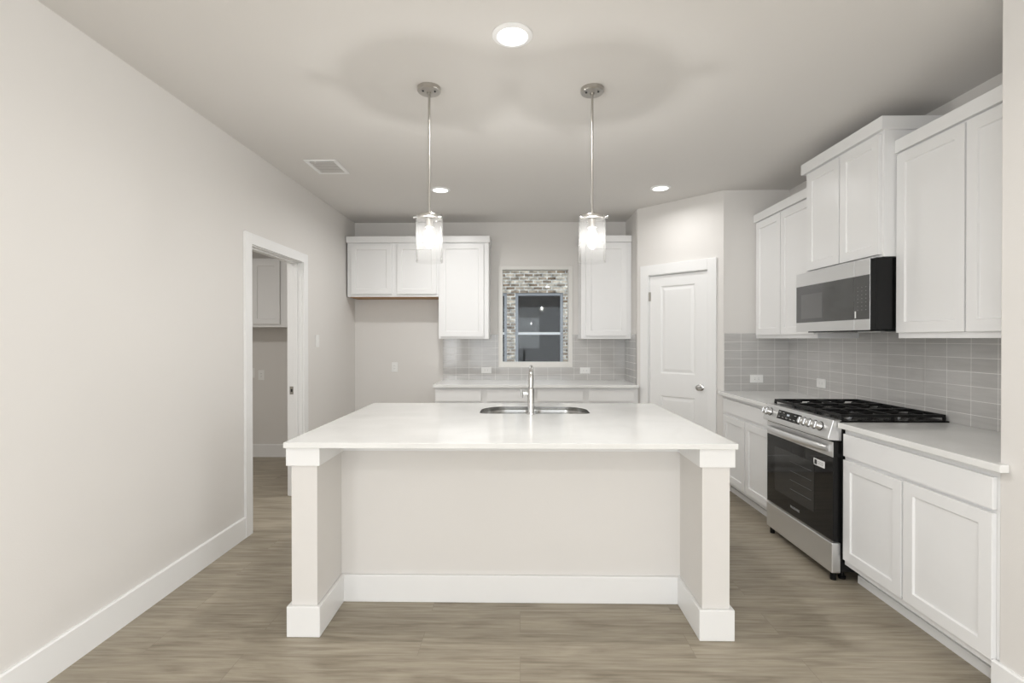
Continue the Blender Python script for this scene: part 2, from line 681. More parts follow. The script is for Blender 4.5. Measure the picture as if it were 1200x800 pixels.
def baseboard(name, fn, t0, t1, label):
    return struct(MB().extrude(base_prof(), fn, t0, t1).build(name, TRIM), label, 'baseboard')


baseboard('baseboard_left', lambda u, v, t: (XL + u, t, v), YREAR, 3.422, 'white baseboard along the long left wall up to the doorway')
baseboard('baseboard_left_far', lambda u, v, t: (XL + u, t, v), 4.437, YB, 'white baseboard between the doorway and the fridge space')
baseboard('baseboard_back', lambda u, v, t: (t, YB - u, v), XL + 0.016, -0.91, 'white baseboard behind the empty fridge space')
bn = MB()
bn.extrude(base_prof(), lambda u, v, t: (XN - u, t, v), YNF, YN + BT)
struct(bn.build('baseboard_right_near', TRIM), 'white baseboard on the stub wall beside the nearest cabinet', 'baseboard')
baseboard('baseboard_laundry', lambda u, v, t: (t, 5.79 - u, v), -4.2, XL - 0.13, 'white baseboard inside the laundry')

# doorway to the laundry: jambs, stops, casings on both faces
dj = MB()
JX0, JX1 = XL - 0.115, XL
for y0, y1 in ((DOOR0 - 0.02, DOOR0), (DOOR1, DOOR1 + 0.02)):
    dj.box(JX0, JX1, y0, y1, 0, DOORZ)
dj.box(JX0, JX1, DOOR0 - 0.02, DOOR1 + 0.02, DOORZ, DOORZ + 0.02)
dw = struct(dj.build('door_1', TRIM, bevel=0.001), 'white framed open doorway to the laundry', 'doorway')
ds = MB()
for y0, y1 in ((DOOR0, DOOR0 + 0.011), (DOOR1 - 0.011, DOOR1)):
    ds.box(XL - 0.072, XL - 0.036, y0, y1, 0, DOORZ)
ds.box(XL - 0.072, XL - 0.036, DOOR0, DOOR1, DOORZ - 0.011, DOORZ)
ds.build('door_stop', TRIM, dw, bevel=0.001)
for xa, xb in ((XL, XL + 0.018), (XL - 0.133, XL - 0.115)):
    c = MB()
    c.box(xa, xb, DOOR0 - 0.091, DOOR0 - 0.006, 0, DOORZ + 0.085)
    c.box(xa, xb, DOOR1 + 0.006, DOOR1 + 0.091, 0, DOORZ + 0.085)
    c.box(xa, xb, DOOR0 - 0.006, DOOR1 + 0.006, DOORZ + 0.006, DOORZ + 0.085)
    c.build('casing', TRIM, dw, bevel=0.0015)
sp = MB()
sp.box(XL - 0.108, XL - 0.074, DOOR1 - 0.0025, DOOR1 - 0.0002, 0.90, 0.97)
so = sp.build('strike_plate', NICKEL, dw, bevel=0.0008)
MB().box(XL - 0.099, XL - 0.083, DOOR1 - 0.0034, DOOR1 - 0.0026, 0.922, 0.948).build('latch_hole', SLOT, so)

# pantry door: casing, leaf with two panels, knob, hinges
pc = MB(PANTRY)
for a, b in ((PD0, PD0 + 0.013), (PD1 - 0.013, PD1)):
    pc.box(a, b, 0.0, 0.11, 0, PDZ - 0.013)
pc.box(PD0, PD1, 0.0, 0.11, PDZ - 0.013, PDZ)
pj = struct(pc.build('door_2', TRIM, bevel=0.001), 'white two panel pantry door in the angled wall', 'door')
pk = MB(PANTRY)
pk.box(0.050, 0.137, -0.018, 0, 0, 2.138)
pk.box(0.763, 0.848, -0.018, 0, 0, 2.138)
pk.box(0.137, 0.763, -0.018, 0, PDZ - 0.008, 2.138)
pk.build('casing', TRIM, pj, bevel=0.0015)


def panel_door(M, x0, x1, z0, z1, panels, yf, th):
    """A moulded leaf: grid of faces with raised panels set in sunken mouldings."""
    m = MB(M)
    xs = [x0, panels[0][0], panels[0][1], x1]
    zs = [z0]
    for p in panels:
        zs += [p[2], p[3]]
    zs.append(z1)
    grid = {}
    for i, x in enumerate(xs):
        for k, z in enumerate(zs):
            grid[i, k] = m._v((x, yf, z))
    F = m.bm.faces.new
    for i in range(3):
        for k in range(len(zs) - 1):
            c = (grid[i, k], grid[i + 1, k], grid[i + 1, k + 1], grid[i, k + 1])
            if i == 1 and k % 2 == 1:
                px0, px1, pz0, pz1 = xs[1], xs[2], zs[k], zs[k + 1]
                prev = list(c)
                for ins, dep in ((0.012, 0.009), (0.020, 0.009), (0.045, 0.002)):
                    ring = [m._v((a, yf + dep, b)) for a, b in ((px0 + ins, pz0 + ins), (px1 - ins, pz0 + ins),
                                                              (px1 - ins, pz1 - ins), (px0 + ins, pz1 - ins))]
                    for q in range(4):
                        r = (q + 1) % 4
                        F((prev[q], prev[r], ring[r], ring[q]))
                    prev = ring
                F(prev)
            else:
                F(c)
    bk = {k: m._v(v) for k, v in {'a': (x0, yf + th, z0), 'b': (x1, yf + th, z0), 'c': (x1, yf + th, z1), 'd': (x0, yf + th, z1)}.items()}
    n = len(zs) - 1
    F((bk['b'], bk['a'], bk['d'], bk['c']))
    F([grid[i, 0] for i in range(4)][::-1] + [bk['a'], bk['b']])
    F([grid[i, n] for i in range(4)] + [bk['c'], bk['d']])
    F([grid[0, k] for k in range(n + 1)] + [bk['d'], bk['a']])
    F([grid[3, k] for k in range(n + 1)][::-1] + [bk['b'], bk['c']])
    return m


leaf = panel_door(PANTRY, 0.146, 0.754, 0.012, 2.024, [(0.272, 0.634, 0.215, 0.822), (0.272, 0.634, 1.045, 1.918)], 0.006, 0.035).build('door_leaf', TRIM, pj)
kb = MB(PANTRY)
kb.lathe([(0.032, 0), (0.032, 0.004), (0.026, 0.009), (0.012, 0.012), (0.010, 0.03), (0.022, 0.036), (0.0275, 0.046), (0.0275, 0.055), (0.020, 0.062), (0, 0.064)],
         (0.692, 0.006, 0.93), (0, -1, 0), 28)
kb.build('door_knob', CHROME, leaf, smooth=True)
for z in (0.25, 1.01, 1.82):
    hb = MB(PANTRY)
    hb.cyl((0.1445, -0.001, z - 0.045), (0.1445, -0.001, z + 0.045), 0.006, 12)
    hb.box(0.146, 0.160, 0.003, 0.0058, z - 0.045, z + 0.045)
    ho = hb.build('hinge', TRIM if z < 1.8 else NICKEL, pj)

# window: vinyl frame, sashes, glass
wf = MB()
WO = (WX0 - 0.020, WX1 + 0.019, WZ0 - 0.020, WZ1 + 0.020)
WI = (-0.203, 0.560, 1.122, 2.193)
yo, yi = YB - 0.012, YB + 0.10
for x0, x1, z0, z1 in ((WO[0], WI[0], WO[2], WO[3]), (WI[1], WO[1], WO[2], WO[3]), (WI[0], WI[1], WO[2], WI[2]), (WI[0], WI[1], WI[3], WO[3])):
    wf.box(x0, x1, yo, YB - 0.0005, z0, z1)
win = struct(wf.build('window_1', VINYL, bevel=0.002), 'small kitchen window with a cream surround over the sink counter', 'window')
rv = MB()
rv.box(WX0, WI[0], YB, yi, WZ0, WZ1)
rv.box(WI[1], WX1, YB, yi, WZ0, WZ1)
rv.box(WI[0], WI[1], YB, yi, WZ0, WI[2])
rv.box(WI[0], WI[1], YB, yi, WI[3], WZ1)
rv.build('window_frame', VINYL, win, bevel=0.001)
MB().box(WI[0], WI[1], YB + 0.05, YB + 0.054, WI[2], WI[3]).build('window_pane', PANE, win)


# ------------------------------------------------------------------ tile backsplashes (each a tiled sheet on its wall)
def uvx(x0):
    return lambda c: (c.x - x0, c.z - 0.9145 + 0.0128)


TZ0, TZ1 = 0.9145, 1.443
bt = MB()
bt.box(-0.899, WO[0], YB - 0.008, YB - 0.0005, TZ0, TZ1)
bt.box(WO[1], XS - 0.0005, YB - 0.008, YB - 0.0005, TZ0, TZ1)
bt.box(WO[0], WO[1], YB - 0.008, YB - 0.0005, TZ0, WO[2])
tag(bt.build('tile_backsplash', TILE, uv=uvx(-0.899)), 'grey glossy tile splashback around the window above the sink-wall counter', 'backsplash')
tag(MB().box(XS - 0.008, XS - 0.0005, PA.y + 0.03, YB - 0.009, TZ0, TZ1).build('tile_backsplash', TILE, uv=lambda c: (YB - c.y, c.z - 0.9145 + 0.0128)),
    'narrow grey tile return on the side wall left of the pantry door', 'backsplash')
tag(MB().box(PB.x + 0.003, XR - 0.009, YP - 0.008, YP - 0.0005, TZ0, TZ1).build('tile_backsplash', TILE, uv=uvx(PB.x + 0.003)),
    'grey tile splashback on the short wall right of the pantry door', 'backsplash')
tag(MB().box(XR - 0.008, XR - 0.0005, YN + 0.002, YP - 0.0005, TZ0, TZ1).build('tile_backsplash', TILE, uv=lambda c: (YP - c.y + 0.005, c.z - 0.9145 + 0.0128)),
    'long grey tile splashback behind the gas range', 'backsplash')


# ------------------------------------------------------------------ cabinets
def frame_back(x0, yf):
    """local x to the right, y away from the viewer: cabinets on the back wall."""
    return Matrix(((1, 0, 0, x0), (0, 1, 0, yf), (0, 0, 1, 0), (0, 0, 0, 1)))


def frame_right(xf, y0):
    """local x runs towards the camera, local y into the right wall."""
    return Matrix(((0, 1, 0, xf), (-1, 0, 0, y0), (0, 0, 1, 0), (0, 0, 0, 1)))


def wall_cabinet(name, M, width, depth, z0, z1, doors, label, group='white wall cabinets', crown=None, under=None, cat='cabinet', rail=0.057):
    """doors: list of (x0, x1, z0, z1) in local coordinates; crown: (x0, x1, z_top, proj, left_return, right_return)."""
    base = M @ Vector((width / 2, depth / 2, z0))
    t = thing(name, base, label, cat, group)
    MB(M).box(0, width, 0, depth, z0, z1).build('carcass', CAB, t, bevel=0.0012)
    for d in doors:
        MB(M).shaker(*d, rail=rail).build('door', CAB, t, bevel=0.0012)
    if crown:
        cx0, cx1, zt, pj_ = crown
        m = MB(M)
        m.box(cx0, cx1, -pj_, depth, z1 - 0.012, zt)
        m.build('crown_molding', CAB, t, bevel=0.002)
    if under:
        MB(M).box(0.02, width - 0.004, 0.02, depth - 0.004, z0 - 0.006, z0 - 0.0002).build('underside_panel', under, t)['label'] = 'bare brown plywood underside'
    return t


DU = 0.300
yfu = YB - 0.002 - DU      # face of the back wall cabinets (doors stand 2 cm proud)
# short fridge cabinet
M1 = frame_back(-1.909, yfu)
wall_cabinet('wall_cabinet', M1, 1.009, DU, 1.855, 2.462,
             [(0.043, 0.494, 1.884, 2.430), (0.553, 0.990, 1.884, 2.430)],
             'short white two-door wall cabinet over the empty fridge space', crown=(-0.010, 1.0085, 2.520, 0.024), under=WOOD)
M2 = frame_back(-0.899, yfu)
wall_cabinet('wall_cabinet', M2, 0.553, DU, 1.390, 2.462, [(0.022, 0.500, 1.416, 2.434)],
             'tall single-door white wall cabinet just left of the window', crown=(0.0005, 0.566, 2.520, 0.024))
M3 = frame_back(0.671, yfu)
wall_cabinet('wall_cabinet', M3, 0.5495, DU, 1.390, 2.462, [(0.050, 0.495, 1.424, 2.432)],
             'tall single-door white wall cabinet between window and pantry door', crown=(-0.012, 0.549, 2.520, 0.024))
# right wall
R0, R1 = 3.612, 2.850       # range / microwave bay, far and near sides
xfu = XR - 0.002 - DU       # 2.149
M4 = frame_right(xfu, YP - 0.003)
wl4 = YP - 0.003 - R0 - 0.001
wall_cabinet('wall_cabinet', M4, wl4, DU, 1.393, 2.452, [(0.035, 0.446, 1.424, 2.426), (0.456, wl4 - 0.015, 1.424, 2.426)],
             'white two-door wall cabinet in the far corner, left of the microwave', crown=(-0.002, wl4 - 0.001, 2.512, 0.024))
xfm = 2.066
M5 = frame_right(xfm, R0)
wall_cabinet('wall_cabinet', M5, R0 - R1, XR - 0.002 - xfm, 1.858, 2.585, [(0.040, 0.394, 1.872, 2.556), (0.404, 0.745, 1.872, 2.556)],
             'raised white wall cabinet directly over the microwave', crown=(-0.026, R0 - R1 + 0.018, 2.648, 0.026))
M6 = frame_right(xfu, R1 - 0.001)
wl6 = R1 - 0.001 - YN - 0.004
wall_cabinet('wall_cabinet', M6, wl6, DU, 1.393, 2.452, [(0.008, 0.437, 1.424, 2.426), (0.447, wl6 - 0.030, 1.424, 2.426)],
             'white two-door wall cabinet nearest the viewer, right of the microwave', crown=(-0.0008, wl6, 2.512, 0.024))


def base_cabinet(M, width, depth, doors, drawers, label, toe_x=(0, None), rail=0.057):
    base = M @ Vector((width / 2, depth / 2, 0))
    t = thing('base_cabinet', base, label, 'cabinet', 'white base cabinets')
    MB(M).box(0, width, 0, depth, 0.105, 0.882).build('carcass', CAB, t, bevel=0.0012)
    tk = MB(M)
    tk.box(0.001, width - 0.001, 0.085, depth, 0, 0.104)
    k = tk.build('toe_kick', CAB, t)
    MB(M).box(0.001, width - 0.001, 0.072, 0.0845, 0, 0.045).build('shoe_molding', CAB, k, bevel=0.002)
    for d in drawers:
        MB(M).box(d[0], d[1], -0.02, -0.0005, d[2], d[3]).build('drawer_front', CAB, t, bevel=0.002)
    for d in doors:
        MB(M).shaker(*d, rail=rail).build('door', CAB, t, bevel=0.0012)
    return t


DBK = 0.58
yfb = YB - 0.002 - DBK - 0.030   # 5.145
B1 = frame_back(-0.888, yfb)
wB = 1.055
base_cabinet(B1, wB, YB - 0.002 - yfb,
             [(0.013, 0.484, 0.13, 0.715), (0.544, 1.005, 0.13, 0.715)], [(0.013, 0.484, 0.742, 0.858), (0.544, 1.005, 0.742, 0.858)],
             'white base cabinet under the window counter, beside the fridge space')
B2 = frame_back(-0.888 + wB + 0.001, yfb)
base_cabinet(B2, XS - 0.002 - (-0.888 + wB + 0.001), YB - 0.002 - yfb,
             [(0.014, 0.485, 0.13, 0.715), (0.545, 1.015, 0.13, 0.715)], [(0.014, 0.485, 0.742, 0.858), (0.545, 1.015, 0.742, 0.858)],
             'white base cabinet under the window counter, beside the pantry wall')
xfb = 1.850
B3 = frame_right(xfb, YP - 0.003)
wb3 = YP - 0.003 - R0 - 0.002
base_cabinet(B3, wb3, XR - 0.002 - xfb,
             [(0.055, 0.478, 0.135, 0.710), (0.490, wb3 - 0.012, 0.135, 0.710)], [(0.055, wb3 - 0.012, 0.738, 0.856)],
             'white base cabinet in the corner between pantry door and range')
B4 = frame_right(xfb, R1 - 0.004)
wb4 = R1 - 0.004 - YN - 0.003
base_cabinet(B4, wb4, XR - 0.002 - xfb,
             [(0.013, 0.441, 0.140, 0.707), (0.452, 0.898, 0.140, 0.712)], [(0.013, 0.900, 0.727, 0.853)],
             'white base cabinet nearest the viewer, right of the range')

# ------------------------------------------------------------------ worktops
QT = 0.030
YCF = 5.107
tag(MB().box(-0.903, XS - 0.001, YCF, YB - 0.0005, 0.8835, 0.914).build('countertop', QUARTZ, bevel=0.003),
    'white quartz worktop on the back wall cabinets below the window', 'countertop')
XCF = 1.806
tag(MB().prism([(XCF, R0 + 0.003), (XR - 0.001, R0 + 0.003), (XR - 0.001, YP - 0.001), (PB.x + 0.0, YP - 0.001), (XCF, YP - 0.001)], 0.8835, 0.914).build('countertop', QUARTZ, bevel=0.003),
    'short white quartz worktop between pantry corner and range', 'countertop')
tag(MB().prism([(XCF, 1.890), (XN - 0.001, 1.890), (XN - 0.001, YN + 0.001), (XR - 0.001, YN + 0.001), (XR - 0.001, R1 - 0.004), (XCF, R1 - 0.004)], 0.8835, 0.914).build('countertop', QUARTZ, bevel=0.003),
    'white quartz worktop nearest the viewer, right of the range', 'countertop')

# ------------------------------------------------------------------ island
IX0, IX1, IYF, IYB = -1.071, 0.968, 2.300, 3.640
isl = thing('kitchen_island', (-0.05, 2.95, 0), 'white and greige kitchen island with two short front wings', 'island')
WG = 0.121
outline = [(IX0, IYF), (IX0 + WG, IYF), (IX0 + WG, 2.615), (IX1 - WG - 0.005, 2.615), (IX1 - WG - 0.005, IYF), (IX1, IYF), (IX1, 2.735), (IX0, 2.735)]
kw = MB()
kw.box(IX0, IX0 + WG, IYF, 2.735, 0, 0.888)
kw.box(IX1 - WG - 0.005, IX1, IYF, 2.735, 0, 0.888)
kw.box(IX0 + WG, IX1 - WG - 0.005, 2.615, 2.735, 0, 0.888)
kw.build('knee_wall', WALL, isl)
XA, XB_ = IX0 + WG, IX1 - WG - 0.005


def ring_boards(off, z0, z1, mb):
    """boards on every exposed face of the U shaped knee wall."""
    mb.box(IX0 - off, XA + off, IYF - off, IYF, z0, z1)
    mb.box(XB_ - off, IX1 + off, IYF - off, IYF, z0, z1)
    mb.box(IX0 - off, IX0, IYF, 2.735, z0, z1)
    mb.box(IX1, IX1 + off, IYF, 2.735, z0, z1)
    mb.box(XA, XA + off, IYF, 2.615 - off, z0, z1)
    mb.box(XB_ - off, XB_, IYF, 2.615 - off, z0, z1)
    mb.box(XA, XB_, 2.615 - off, 2.615, z0, z1)
    return mb


OFF = 0.018


def u_ring(off, z0, z1):
    """one seamless U shaped band around the wings and the knee wall."""
    o = off
    pts = [(IX0 - o, 2.735), (IX0 - o, IYF - o), (XA + o, IYF - o), (XA + o, 2.615 - o), (XB_ - o, 2.615 - o), (XB_ - o, IYF - o), (IX1 + o, IYF - o), (IX1 + o, 2.735),
           (IX1, 2.735), (IX1, IYF), (XB_, IYF), (XB_, 2.615), (XA, 2.615), (XA, IYF), (IX0, IYF), (IX0, 2.735)]
    return pts


bb = MB()
bb.prism(u_ring(OFF, 0, 0), 0, 0.143)
bb.build('baseboard', TRIM, isl, bevel=0.004)
cp = MB()
cp.prism(u_ring(OFF, 0, 0), 0.800, 0.8875)
cp.build('apron_trim', TRIM, isl, bevel=0.001)
cb = MB()
cb.box(IX0 + 0.002, -0.32, 2.736, IYB - 0.075, 0, 0.1045)
cb.box(0.52, IX1 - 0.002, 2.736, IYB - 0.075, 0, 0.1045)
cb.box(-0.32, 0.52, 2.736, IYB - 0.075, 0, 0.1045)
cb.build('toe_kick', CAB, isl)
ib = MB()
ib.box(IX0 + 0.002, -0.34, 2.736, IYB - 0.022, 0.105, 0.887)
ib.box(0.54, IX1 - 0.002, 2.736, IYB - 0.022, 0.105, 0.887)
ib.box(-0.34, 0.54, 2.736, IYB - 0.022, 0.105, 0.60)
ib.box(-0.34, 0.54, IYB - 0.05, IYB - 0.022, 0.60, 0.887)
ib.build('cabinet_body', CAB, isl, bevel=0.001)
MI = Matrix(((-1, 0, 0, IX1), (0, -1, 0, IYB - 0.022), (0, 0, 1, 0), (0, 0, 0, 1)))
for d0, d1 in ((0.02, 0.42), (0.44, 0.91), (0.92, 1.39), (1.41, 2.01)):
    MB(MI).shaker(d0, d1, 0.13, 0.71).build('door', CAB, isl, bevel=0.001)
    MB(MI).box(d0, d1, -0.02, -0.0005, 0.735, 0.86).build('drawer_front', CAB, isl, bevel=0.001)


def d_outline(x0, x1, y0, y1, rl, rr, rn, seg=8):
    """counter-clockwise outline from near-left; rl / rr radii of the far left / right corners, rn of the near ones."""
    pts = []

    def arc(cx, cy, r, a0, a1):
        for k in range(seg + 1):
            a = math.radians(a0 + (a1 - a0) * k / seg)
            pts.append((cx + r * math.cos(a), cy + r * math.sin(a)))
    arc(x0 + rn, y0 + rn, rn, 180, 270)
    arc(x1 - rn, y0 + rn, rn, 270, 360)
    arc(x1 - rr, y1 - rr, rr, 0, 90)
    arc(x0 + rl, y1 - rl, rl, 90, 180)
    return pts


SX0, SX1, SY0, SY1 = -0.262, 0.452, 3.150, 3.500
hole = d_outline(SX0, SX1, SY0, SY1, 0.17, 0.17, 0.05)
ct = MB()
loops_t = ct.sheet_with_holes([(-1.088, 2.252), (0.987, 2.252), (0.987, 3.665), (-1.088, 3.665)], [hole], 0.914)
loops_b = ct.sheet_with_holes([(-1.088, 2.252), (0.987, 2.252), (0.987, 3.665), (-1.088, 3.665)], [hole], 0.889)
for a, b in zip(loops_t, loops_b):
    n = len(a)
    for k in range(n):
        ct.bm.faces.new((a[k], a[(k + 1) % n], b[(k + 1) % n], b[k]))
tag(ct.build('countertop', QUARTZ, bevel=0.002), 'large white quartz island top with a sink cut-out', 'countertop')

# sink: two bowls hung under the island top
sk = thing('sink', (0.095, 3.32, 0.70), 'stainless double-bowl undermount sink in the white island top', 'sink')
XD = 0.088


def d_ins(x0, x1, ins, rl, rr, rn=0.05):
    return d_outline(x0 + ins, x1 - ins, SY0 + ins, SY1 - ins, max(rl - ins, 0.015), max(rr - ins, 0.015), max(rn - ins, 0.012))


ZD = 0.886
b_left = (SX0 + 0.003, XD - 0.012, 0.167, 0.05)
b_right = (XD + 0.012, SX1 - 0.003, 0.05, 0.167)
rm = MB()
ring0 = d_ins(SX0, SX1, 0.0015, 0.17, 0.17)
top = [rm._v((x, y, 0.9125)) for x, y in ring0]
lo_ = rm.sheet_with_holes(ring0, [d_ins(*b_left[:2], 0.003, *b_left[2:]), d_ins(*b_right[:2], 0.003, *b_right[2:])], ZD)[0]
for k in range(len(top)):
    l = (k + 1) % len(top)
    rm.bm.faces.new((top[k], top[l], lo_[l], lo_[k]))
rm.build('rim', SINKST, sk, smooth=True)


def bowl(x0, x1, rl, rr):
    m = MB()
    prev = None
    for ins, z in ((0.003, ZD), (0.006, 0.86), (0.012, 0.74), (0.020, 0.715), (0.045, 0.702)):
        ring = [m._v((x, y, z)) for x, y in d_ins(x0, x1, ins, rl, rr)]
        if prev:
            n = len(ring)
            for k in range(n):
                m.bm.faces.new((prev[k], prev[(k + 1) % n], ring[(k + 1) % n], ring[k]))
        prev = ring
    m.bm.faces.new(prev)
    return m


for b_ in (b_left, b_right):
    bo = bowl(*b_).build('bowl', SINKST, sk, smooth=True)
    cx = (b_[0] + b_[1]) / 2
    MB().lathe([(0.045, 0), (0.045, 0.002), (0.038, 0.003), (0.034, 0.0), (0, 0.0005)], (cx, 3.33, 0.7028), seg=24).build('drain', CHROME, bo, smooth=True)

# faucet: body stands on the viewer's side of the bowls, spout arches away over the sink
FX, FY = 0.069, 3.118
fc = thing('faucet', (FX, FY, 0.914), 'tall chrome single-handle faucet standing on the island', 'faucet')
MB().lathe([(0.027, 0), (0.027, 0.006), (0.024, 0.010)], (FX, FY, 0.9145), seg=32).build('base_plate', CHROME, fc, smooth=True)
MB().lathe([(0.0215, 0), (0.0215, 0.150), (0.0195, 0.158), (0.0165, 0.162)], (FX, FY, 0.9245), seg=32).build('body', CHROME, fc, smooth=True)
path, rr_ = [], []
for k in range(8):
    path.append((FX, FY, 1.086 + 0.052 * k / 7))
for k in range(1, 15):
    a = PI * k / 14 * 0.86
    path.append((FX + 0.004 * k / 14, FY + 0.085 - 0.085 * math.cos(a), 1.138 + 0.066 * math.sin(a)))
MB().tube(path, 0.0160, 20).build('spout', CHROME, fc, smooth=True)
p_end = Vector(path[-1])
d_end = (Vector(path[-1]) - Vector(path[-2])).normalized()
MB().tube([p_end - d_end * 0.002, p_end + d_end * 0.02, p_end + d_end * 0.085, p_end + d_end * 0.095], [0.0155, 0.017, 0.0185, 0.016], 20).build('spray_head', CHROME, fc, smooth=True)
hm = MB()
hm.tube([(FX - 0.018, FY, 1.045), (FX - 0.050, FY, 1.045)], 0.0115, 18)
ho = hm.build('handle', CHROME, fc, smooth=True)
MB().tube([(FX - 0.056, FY + 0.012, 1.018), (FX - 0.058, FY + 0.002, 1.045), (FX - 0.064, FY - 0.014, 1.078)], [0.0055, 0.0075, 0.005], 12).build('lever', CHROME, ho, smooth=True)

# ------------------------------------------------------------------ gas range
RY0, RY1 = R1 + 0.002, R0 - 0.002      # near and far sides
rg = thing('gas_range', (2.1, (RY0 + RY1) / 2, 0), 'stainless slide-in gas range with black oven door and cooktop', 'range')
MB().box(1.835, XR - 0.010, RY0 + 0.004, RY1 - 0.004, 0.055, 0.900).build('body', BLACK, rg, bevel=0.003)
MB().box(1.822, XR - 0.010, RY0 - 0.001, RY1 + 0.001, 0.9005, 0.922).build('cooktop', BLACK, rg, bevel=0.004)
# slanted control panel
prof = [(1.8345, 0.925), (1.787, 0.925), (1.757, 0.826), (1.757, 0.812), (1.8345, 0.806)]
cpn = MB().extrude(prof, lambda u, v, t: (u, t, v), RY0, RY1).build('control_panel', STEEL, rg, bevel=0.003)
sl = Vector((1.757 - 1.787, 0, 0.826 - 0.925)).normalized()    # down the slope
nn = Vector((-(0.925 - 0.826), 0, (1.787 - 1.757)))            # placeholder, replaced below
nn = Vector((-sl.z * -1, 0, sl.x * -1)).normalized()
if nn.x > 0:
    nn = -nn
pc0 = Vector((1.787, 0, 0.925))


def panel_pt(y, s, d):
    """s metres down the slope, d metres out of it."""
    return pc0 + sl * s + nn * d + Vector((0, y, 0))


dm = MB()
PM = Matrix(((0, -nn.x, -sl.x, pc0.x + 0), (-1, 0, 0, 0), (0, -nn.z, -sl.z, pc0.z), (0, 0, 0, 1)))   # x: towards camera, y: into panel, z: up slope
dsp = MB(PM).box(-3.43, -3.155, -0.002, 0.001, -0.082, -0.022).build('display', BLACKG, cpn, bevel=0.0008)
MB(PM).box(-3.315, -3.285, -0.0026, -0.0021, -0.050, -0.038).build('clock_digits', DIGIT, dsp)
for r_ in range(2):
    for c_ in range(5):
        if r_ == 1 and c_ in (2, 3):
            continue
        MB(PM).box(-3.415 + 0.046 * c_, -3.393 + 0.046 * c_, -0.0026, -0.0021, -0.068 + 0.030 * r_, -0.064 + 0.030 * r_).build('key', LETTER, dsp)
for i, ky in enumerate((3.578, 3.530, 3.118, 3.062, 3.006, 2.950)):
    c = panel_pt(ky, 0.052, 0.0)
    k = MB().lathe([(0.024, 0), (0.024, 0.004), (0.0225, 0.006), (0.0215, 0.030), (0.0195, 0.033), (0, 0.033)], c, nn, 24).build('knob', STEEL, cpn, smooth=True)
    c2 = c - nn * 0.0
    MB().lathe([(0.0275, 0.0004), (0.0275, 0.003), (0.0242, 0.0032)], c, nn, 24, cap=False).build('knob_bezel', BLACK, k, smooth=True)
    g = MB()
    q0 = panel_pt(ky, 0.036, 0.0332)
    q1 = panel_pt(ky, 0.068, 0.0332)
    g.tube([q0, q1], 0.0028, 8)
    g.build('knob_grip', CHROME, k)
# oven door
od = MB().box(1.790, 1.834, RY0 + 0.003, RY1 - 0.003, 0.228, 0.802).build('oven_door', BLACK, rg, bevel=0.003)
MB().box(1.786, 1.7898, RY0 + 0.003, RY1 - 0.003, 0.712, 0.800).build('door_rail', STEEL, od, bevel=0.0015)
MB().box(1.787, 1.7898, RY0 + 0.003, RY1 - 0.003, 0.234, 0.711).build('door_glass', BLACKG, od, bevel=0.001)
MB().box(1.7856, 1.7868, 3.035, 3.500, 0.335, 0.640).build('oven_window', DARKW, od)
for k in range(4):
    MB().cyl((1.7846, 3.06, 0.40 + 0.06 * k), (1.7846, 3.30, 0.40 + 0.06 * k), 0.0009, 6).build('oven_rack', KEYS, od)
MB().box(1.7855, 1.7898, RY0 + 0.003, RY1 - 0.003, 0.2285, 0.2335).build('door_edge', CHROME, od)
hp = []
hr = []
for k in range(17):
    t = k / 16
    y = RY0 + 0.04 + (RY1 - RY0 - 0.08) * t
    bow = math.sin(PI * t)
    hp.append((1.778 - 0.036 * bow ** 0.55, y, 0.757))
    hr.append(0.013 + 0.003 * bow)
hb_ = MB().tube(hp, hr, 16)
for v in hb_.bm.verts:
    v.co.z = 0.757 + (v.co.z - 0.757) * 1.45
hb_.build('door_handle', STEEL, od, smooth=True)
st = MB().box(1.7856, 1.7866, 2.930, 3.040, 0.628, 0.668).build('sticker', PLATE, od)
MB().box(1.7851, 1.7855, 3.005, 3.030, 0.634, 0.662).build('sticker_print', SLOT, st)
for zz in (0.640, 0.648, 0.656):
    MB().box(1.7851, 1.7855, 2.940, 2.995, zz - 0.0015, zz + 0.0015).build('sticker_line', LETTER, st)
# brand lettering on the door
tx = bpy.data.curves.new('lettering', 'FONT')
tx.body = 'FRIGIDAIRE'
tx.size = 0.021
tx.align_x = 'CENTER'
tx.extrude = 0.0003
tx.materials.append(LETTER)
to = bpy.data.objects.new('lettering', tx)
COL.objects.link(to)
to.parent = od
to.rotation_euler = (PI / 2, 0, -PI / 2)
to.location = Vector((1.7864, 3.245, 0.277)) - world_loc(od)
bpy.context.view_layer.update()
lm = bpy.data.meshes.new_from_object(to.evaluated_get(bpy.context.evaluated_depsgraph_get()))
lo = bpy.data.objects.new('brand_lettering', lm)
COL.objects.link(lo)
lo.parent = od
lo.rotation_euler = to.rotation_euler
lo.location = to.location
bpy.data.objects.remove(to)
# drawer and feet
MB().box(1.782, 1.834, RY0 + 0.003, RY1 - 0.003, 0.048, 0.222).build('storage_drawer', STEEL, rg, bevel=0.006)
for fx in (1.87, 2.38):
    for fy in (RY0 + 0.05, RY1 - 0.05):
        MB().lathe([(0.020, 0), (0.020, 0.012), (0.012, 0.014), (0.012, 0.0545)], (fx, fy, 0), seg=16).build('foot', BLACK, rg, smooth=True)
for fy in (RY0 + 0.035, RY1 - 0.035):
    MB().lathe([(0.016, 0), (0.016, 0.0475)], (1.81, fy, 0), seg=16).build('foot', BLACK, rg, smooth=True)
